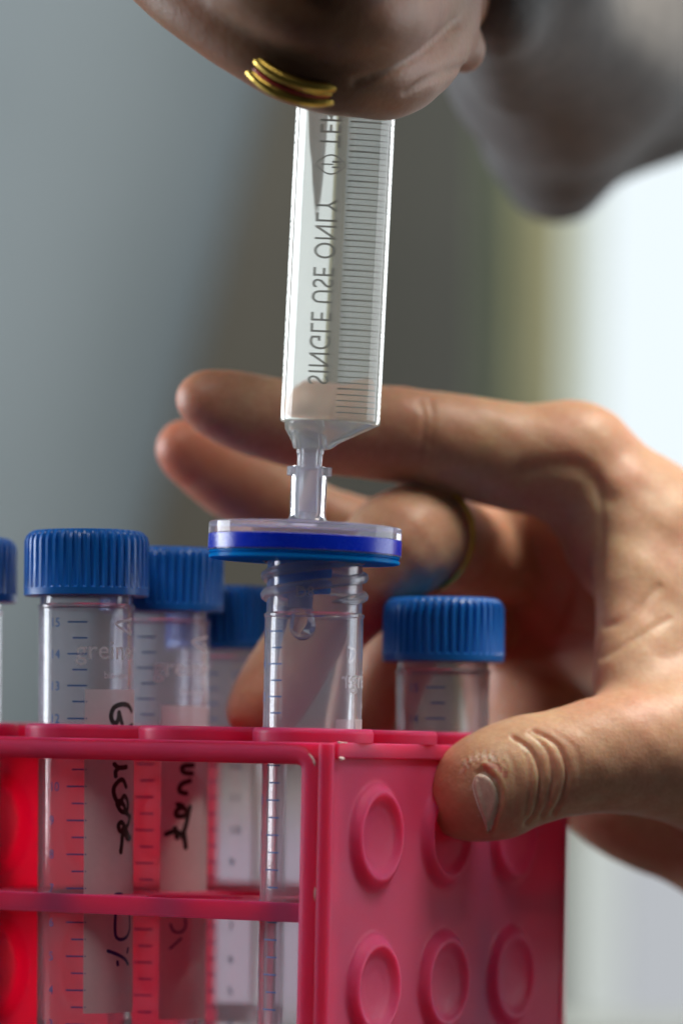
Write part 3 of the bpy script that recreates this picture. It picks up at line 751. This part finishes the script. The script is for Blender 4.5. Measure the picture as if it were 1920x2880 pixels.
def lower_hand():
    LO, HI, HV = (-40, 2, -42), (92, 142, 76), 0.46
    Fd = Field(LO, HI, HV)
    # index finger: fingertip (left) to knuckle
    idx = [pr3(572, 1122, 42, 4.7), pr3(640, 1145, 43, 5.9), pr3(760, 1178, 45, 6.9), pr3(900, 1206, 47, 7.2), pr3(1050, 1216, 49, 7.9), pr3(1150, 1226, 50, 8.0), pr3(1300, 1255, 52, 8.5), pr3(1450, 1286, 54, 9.3), pr3(1625, 1302, 56, 9.8)]
    Fd.chain(idx, 1.5)
    # back of the hand from the knuckle to the wrist
    Fd.cone(P(1625, 1302, 56), P(1800, 1500, 58), 9.8, 12.5, 5); Fd.cone(P(1800, 1500, 58), P(2250, 2000, 62), 12.5, 22, 6)
    # web between thumb and index
    Fd.cone(P(1745, 1400, 50), P(1775, 1640, 44), 5.0, 5.2, 5); Fd.cone(P(1775, 1640, 44), P(1770, 1900, 36), 5.2, 6.5, 5)
    Fd.cone(P(1850, 1560, 52), P(1880, 1960, 42), 9, 11, 6); Fd.cone(P(2000, 1750, 54), P(2050, 2100, 46), 14, 16, 6)
    # palm and the other knuckles, in shade behind the tubes
    G_ = Field(LO, HI, HV)
    mcp = [(1570, 1400, 82, 10), (1520, 1570, 100, 10.5), (1450, 1760, 112, 10)]
    for (x, y, Y, r) in mcp: G_.cone(P(x, y, Y), P(2200, 2050, 85), r, 20, 8)
    G_.cone(P(1570, 1400, 82), P(1450, 1760, 112), 9, 9, 6); G_.cone(P(1450, 1760, 112), P(1530, 2120, 92), 10, 10, 6)
    G_.cone(P(1530, 2110, 88), P(1800, 2240, 84), 9.6, 11.0, 6); G_.cone(P(1800, 2240, 84), P(2250, 2430, 80), 11.0, 17, 8)
    Fd.merge(G_.F, 4.0)
    # middle, ring and little fingers, each its own chain
    for ch in ([pr3(520, 1262, 64, 5.2), pr3(620, 1325, 66, 6.6), pr3(780, 1420, 68, 7.2), pr3(930, 1500, 70, 7.6), pr3(1120, 1540, 74, 8.0), pr3(1330, 1490, 80, 8.6), pr3(1570, 1400, 84, 9.5)],
               [pr3(722, 1998, 44, 5.2), pr3(775, 1930, 45, 6.2), pr3(860, 1820, 46, 6.8), pr3(960, 1710, 46, 7.3), pr3(1060, 1600, 46, 8.4), pr3(1150, 1520, 50, 9.4), pr3(1300, 1540, 74, 9.0), pr3(1520, 1570, 98, 9.5)],
               [pr3(1010, 2075, 72, 4.8), pr3(1060, 1960, 74, 5.6), pr3(1130, 1830, 76, 6.2), pr3(1210, 1730, 84, 7.0), pr3(1450, 1760, 110, 8.5)]):
        H_ = Field(LO, HI, HV); H_.chain(ch, 1.5); Fd.merge(H_.F, 1.2)
    # thumb
    T_ = Field(LO, HI, HV)
    T_.chain([pr3(1318, 2228, 22, 6.3), pr3(1345, 2222, 22, 7.5), pr3(1400, 2196, 22, 8.5), pr3(1480, 2168, 22.5, 8.45), pr3(1560, 2150, 23, 8.3), pr3(1660, 2128, 25, 8.8), pr3(1790, 2110, 29, 10.5), pr3(1950, 2110, 36, 13), pr3(2150, 2130, 46, 16)], 2.0)
    T_.cone(P(1310, 2262, 21.5), P(1390, 2240, 21.5), 5.6, 6.8, 3)
    Fd.merge(T_.F, 5.0)
    V, Q = Fd.nets(); V = relax(V, Q, 4)
    # ---- creases and nail bed carved into the skin
    Nn = normals(V, Q); px = to_px(V); cam_v = np.array([0, -DIST, 0])-V; cam_v /= np.linalg.norm(cam_v, axis=1, keepdims=True)
    face = np.clip((Nn*cam_v).sum(1)*2.5, 0, 1); near = V[:, 1] < 45
    D = np.zeros(len(V))
    thumb = near & (px[:, 1] > 2000) & (px[:, 0] < 1750)
    I = np.where(thumb)[0]; q = px[I]
    arcs = [([(1440, 2072), (1486, 2104), (1512, 2150), (1518, 2205), (1506, 2280), (1478, 2318)], .75, 6),
            ([(1500, 2056), (1560, 2088), (1588, 2140), (1594, 2190), (1580, 2245), (1555, 2290)], .75, 6),
            ([(1488, 2062), (1530, 2098), (1550, 2150), (1552, 2200), (1538, 2262), (1520, 2300)], .5, 5),
            ([(1425, 2120), (1446, 2160), (1452, 2220), (1446, 2290)], .22, 6), ([(1468, 2100), (1486, 2150), (1490, 2220), (1478, 2290)], .22, 5),
            ([(1560, 2060), (1612, 2100), (1630, 2150), (1628, 2200)], .16, 7)]
    for ln, dep, wd in arcs: D[I] -= dep*np.exp(-(seg_dist(q, ln)/wd)**2)
    for ln, dep, wd in (([(1462, 2085), (1500, 2125), (1502, 2205), (1490, 2290)], .10, 12), ([(1520, 2075), (1570, 2130), (1573, 2195), (1556, 2262)], .12, 12), ([(1535, 2120), (1541, 2190)], .12, 8)): D[I] += dep*np.exp(-(seg_dist(q, ln)/wd)**2)
    # nail fold
    fold = [(1342, 2176), (1352, 2160), (1368, 2166), (1392, 2192), (1404, 2225), (1402, 2265), (1388, 2310), (1376, 2336)]
    fd = seg_dist(q, fold); D[I] += .34*np.exp(-(((fd-11)/9)**2))*(q[:, 0] > 1350)
    ln_ = np.array(smooth_line(fold, 6)); poly = [tuple(p) for p in ln_]+[(1374, 2330), (1358, 2270), (1340, 2210)]
    ins = np.zeros(len(q), bool); pj = poly[-1]
    for pi in poly:
        c = ((pi[1] > q[:, 1]) != (pj[1] > q[:, 1])) & (q[:, 0] < (pj[0]-pi[0])*(q[:, 1]-pi[1])/(pj[1]-pi[1]+1e-9)+pi[0]); ins ^= c; pj = pi
    D[I] -= np.where(ins, .35*np.clip(fd/7, 0, 1)+.05, 0)
    D[I] -= .55*np.exp(-(seg_dist(q, [(1340, 2172), (1362, 2172), (1386, 2188)])/6)**2)
    D[I] -= .7*np.exp(-((fd-1.5)/4.5)**2)*(q[:, 0] > 1356)
    # ragged skin beside the nail
    rg = np.exp(-(seg_dist(q, [(1312, 2150), (1350, 2130), (1390, 2135), (1424, 2170)])/16)**2)
    D[I] += rg*.4*np.sin(q[:, 0]*.31+np.sin(q[:, 1]*.22)*2)*np.sin(q[:, 1]*.27+1)
    # finger joint lines and palm creases further back
    J = np.where(~thumb)[0]; q = px[J]
    for ln, dep, wd in (([(1180, 1130), (1192, 1170), (1190, 1230), (1176, 1290)], .26, 9), ([(1206, 1125), (1216, 1180), (1208, 1250)], .2, 8), ([(905, 1110), (914, 1180), (905, 1260)], .3, 9),
                        ([(1470, 1330), (1560, 1310), (1640, 1320), (1700, 1400)], .7, 28), ([(1680, 1350), (1690, 1500), (1680, 1650)], .5, 12),
                        ([(1560, 1480), (1600, 1560), (1590, 1680), (1560, 1760)], .8, 22), ([(1480, 1640), (1560, 1740), (1640, 1800)], .5, 18),
                        ([(1700, 1760), (1760, 1740), (1850, 1650)], .4, 12), ([(1690, 1850), (1780, 1800), (1880, 1740)], .3, 10)):
        D[J] -= dep*np.exp(-(seg_dist(q, ln)/wd)**2)
    V = V+Nn*(D*face*.8)[:, None]
    # soft waviness so that no limb is a perfect tube
    wv = .12*np.sin(V[:, 0]*.33+1.3*np.sin(V[:, 2]*.21))*np.sin(V[:, 2]*.29+V[:, 1]*.17)+.06*np.sin(V[:, 0]*.8+V[:, 1]*.5)*np.sin(V[:, 2]*.9)
    V = V+Nn*wv[:, None]
    base = P(1700, 1900, 60)
    h_ = root('hand', 'lower hand steadying the rack, thumb on the pink end wall, fingers spread behind', 'hand', base)
    so = np_obj('skin', V-np.array(base), Q, M['skin'], h_); fl = np.zeros(len(V))
    for c_, sg_, am in ((P(505, 1290, 64), 11, .75), (P(530, 1130, 42), 9, .38), (P(710, 2005, 44), 10, .55), (P(1265, 2260, 18), 8, .40), (P(1500, 1780, 100), 24, .55), (P(1560, 1560, 84), 14, .35)):
        fl = np.maximum(fl, am*np.exp(-((V-np.array(c_))**2).sum(1)/sg_**2))  # natural redness plus the red light glow, both put into skin colour
    so.data.attributes.new('flush_glow', 'FLOAT', 'POINT').data.foreach_set('value', fl.astype(np.float32)); so.data.materials.append(M['dry_skin']); so.data.materials.append(M['sore_skin'])
    fc = px[Q].mean(1); fy = V[Q][:, :, 1].mean(1); K = np.where((fy < 30) & (np.abs(fc[:, 0]-1360) < 90) & (np.abs(fc[:, 1]-2220) < 140) & (face[Q].mean(1) > .3))[0]; q = fc[K]
    nz = np.sin(q[:, 0]*.41+2*np.sin(q[:, 1]*.23))*np.sin(q[:, 1]*.37+1.5*np.sin(q[:, 0]*.19))
    dry = (seg_dist(q, [(1300, 2168), (1318, 2142), (1350, 2126), (1392, 2134)]) < 7+8*nz) | (seg_dist(q, [(1322, 2192), (1334, 2240), (1348, 2300)]) < 1+6*nz)
    sore = seg_dist(q, [(1362, 2158), (1395, 2158), (1422, 2176)]) < 7+5*nz
    mi = np.zeros(len(Q), np.int32); mi[K[sore]] = 2; mi[K[dry]] = 1; so.data.polygons.foreach_set('material_index', mi)
    # thumbnail plate laid into its bed
    bvh = BVHTree.FromPolygons([tuple(p) for p in V[near]] if False else [tuple(p) for p in V], [tuple(int(i) for i in r_) for r_ in Q[np.isin(Q[:, 0], I)]])
    co = Vector((0, -DIST, 0)); vs = []; fs = []; nu, nv = 10, 16
    right = [(1350, 2174), (1380, 2186), (1400, 2220), (1402, 2262), (1392, 2304), (1380, 2338)]; left = [(1334, 2184), (1326, 2208), (1332, 2236), (1342, 2268), (1355, 2300), (1369, 2338)]
    Rr = smooth_line(right, 4); Ll = smooth_line(left, 4)
    ok = True; grid = []
    for a, b in zip(Ll, Rr):
        row = []
        for i in range(nu+1):
            t = i/nu; x = a[0]+(b[0]-a[0])*t; y = a[1]+(b[1]-a[1])*t
            tgt = P(x, y, 20); d_ = (tgt-co).normalized(); hit, nn, _, _ = bvh.ray_cast(co, d_)
            if hit is None: hit, nn = P(x, y, 16), Vector((0, -1, 0))
            row.append(hit-d_*(-.16+.50*math.sin(math.pi*t)**.5))
        grid.append(row)
    m_ = nu+1; nr = len(grid)
    for row in grid: vs += row
    for row in grid: vs += [p+Vector((0, .6, 0)) for p in row]
    B = nr*m_
    for j in range(nr-1):
        for i in range(nu):
            a = j*m_+i; fs.append((a, a+m_, a+m_+1, a+1)); fs.append((B+a, B+a+1, B+a+m_+1, B+a+m_))
    for j in range(nr-1):
        for i in (0, nu):
            a = j*m_+i; fs.append((a, B+a, B+a+m_, a+m_))
    for i in range(nu):
        for j in (0, nr-1):
            a = j*m_+i; fs.append((a, a+1, B+a+1, B+a))
    mesh_obj('thumbnail', [p-base for p in vs], fs, M['nail'], h_)
    ed = [row[0]+Vector((0.12, -.20, 0)) for row in grid]
    v, f = sweep([p-base for p in ed], [.03]+[.10]*(len(ed)-2)+[.03], 6); mesh_obj('nail_edge', v, f, M['nail_edge'], h_)
    # ring round the ring finger
    c = P(1190, 1515, 52); n_ = Vector((-.40, -.85, .10)).normalized(); u = n_.orthogonal().normalized(); w_ = n_.cross(u); path = []
    for i in range(61): a = 2*math.pi*i/60; path.append(c+(u*math.cos(a)+w_*math.sin(a))*9.7-base)
    v, f = sweep(path, .5, 8, caps=False); mesh_obj('ring', v, f, M['gold'], h_)
lower_hand()

def upper_hand():
    lo, hi = (-52, -75, 88), (50, 70, 225); Fd = Field(lo, hi, 0.8)
    # little finger wrapped across the front of the barrel
    Fd.chain([pr3(430, -190, -4, 9.5), pr3(560, -50, -10, 8.6), pr3(700, 70, -15, 7.4), pr3(850, 158, -16, 7.2), pr3(985, 188, -13, 7.0), pr3(1095, 205, -4, 6.8), pr3(1165, 150, 10, 7.2), pr3(1200, 60, 22, 8.0), pr3(1210, -120, 32, 9)], 2.5)
    # the fingers stacked above it and the mass of the fist
    H_ = Field(lo, hi, 0.8); H_.chain([pr3(520, -300, -10, 10), pr3(720, -90, -21, 8.5), pr3(900, 0, -23, 8.2), pr3(1050, 30, -14, 8.0), pr3(1140, -40, 10, 9), pr3(1160, -200, 26, 10)], 3); Fd.merge(H_.F, 2.2)
    H_ = Field(lo, hi, 0.8); H_.chain([pr3(560, -420, -14, 10), pr3(790, -240, -29, 9), pr3(990, -190, -29, 8.8), pr3(1160, -240, -6, 9.5)], 2); Fd.merge(H_.F, 1.6)
    H_ = Field(lo, hi, 0.8); H_.chain([pr3(560, -640, -22, 10.5), pr3(790, -520, -40, 9.6), pr3(1000, -480, -41, 9.4), pr3(1170, -540, -6, 10)], 2); Fd.merge(H_.F, 1.6)
    H_ = Field(lo, hi, 0.8); H_.chain([pr3(1240, -600, 30, 13), pr3(1180, -820, 4, 11), pr3(1020, -880, -34, 9.6), pr3(830, -850, -46, 8.6), pr3(740, -820, -46, 7)], 2); Fd.merge(H_.F, 2.0)
    H_ = Field(lo, hi, 0.8); H_.cone(P(520, -200, 14), P(1100, -160, 26), 12, 13, 5); H_.cone(P(1190, 60, 26), P(1245, 10, 44), 7.5, 6.5, 4); H_.cone(P(1245, 10, 44), P(1345, -20, 56), 6.5, 5.6, 4); H_.cone(P(1170, 95, 22), P(1300, 140, 36), 6, 4.2, 4); H_.cone(P(1170, -100, 32), P(1250, -160, 52), 8.5, 8, 5); Fd.merge(H_.F, 4.0)
    H_ = Field(lo, hi, 0.8); H_.cone(P(600, -260, 22), P(640, -900, 14), 13, 13, 5); H_.cone(P(1120, -260, 34), P(1200, -700, 40), 14, 15, 5); H_.cone(P(640, -900, 4), P(1150, -850, 24), 15, 16, 5); Fd.merge(H_.F, 4.0)
    V, Q = Fd.nets(); V = relax(V, Q, 3); Nn = normals(V, Q); px = to_px(V)
    D = -.5*np.exp(-(seg_dist(px, [(1000, 232), (1110, 190), (1200, 130), (1280, 60)])/12)**2)-.45*np.exp(-(seg_dist(px, [(1140, 262), (1220, 215), (1300, 188)])/10)**2)
    D *= (V[:, 1] < 40)
    V = V+Nn*(D+.09*np.sin(V[:, 0]*.4+V[:, 1]*.3)*np.sin(V[:, 2]*.5))[:, None]
    base = P(1000, 0, 10)
    h_ = root('hand', 'upper hand in shadow gripping the syringe at the top edge', 'hand', base)
    np_obj('skin', V-np.array(base), Q, M['skin_shaded'], h_)
    def hoop(c, n_, r, t, name, material):
        n_ = Vector(n_).normalized(); u = n_.orthogonal().normalized(); w_ = n_.cross(u); path = [c+(u*math.cos(a)+w_*math.sin(a))*r-base for a in np.linspace(0, 2*math.pi, 61)]
        v, f = sweep(path, t, 8, caps=False); mesh_obj(name, v, f, material, h_)
    rc = P(838, 178, -16); rn = Vector((.30, -.60, .74)).normalized()
    hoop(rc-rn*1.7, rn, 8.4, 1.05, 'ring', M['gold']); hoop(rc+rn*1.1, rn, 8.45, 1.05, 'ring', M['gold'])
    hoop(rc-rn*.3, rn, 8.6, .55, 'ring_inlay', M['enamel']); hoop(rc-rn*.2, (.36, -.52, .77), 8.75, .5, 'ring_twist', M['gold'])
    # grey sleeve
    Sd = Field((8, -115, 60), (215, 300, 480), 2.4)
    Sd.cone(P(1470, -100, 70), P(1560, 380, 150), 15, 14, 10); Sd.cone(P(1560, 380, 150), P(1557, 490, 165), 12.5, 8.5, 8)
    Sd.cone(P(1557, 485, 165), P(2050, 110, 190), 9.0, 17, 8); Sd.cone(P(1600, 100, 120), P(2100, -100, 190), 22, 32, 14); Sd.cone(P(1400, 20, 54), P(1600, 100, 120), 7, 22, 8); Sd.cone(P(1400, 20, 54), P(1450, -150, 62), 7, 12, 5); Sd.cone(P(1400, 20, 54), P(1420, 220, 90), 7, 6.2, 5)
    Sd.cone((62, 48, 205), (66, -12, 278), 24, 41, 10); Sd.cone((66, -12, 278), (120, -70, 425), 41, 47, 10)  # unseen raised arm, added overhead to shade the fist from the lamp
    V, Q = Sd.nets(); V = relax(V, Q, 3); Nn = normals(V, Q)
    V = V+Nn*(.5*np.sin(V[:, 0]*.16+V[:, 2]*.11)*np.sin(V[:, 2]*.13))[:, None]
    np_obj('sleeve', V-np.array(base), Q, M['sleeve'], h_)
upper_hand()
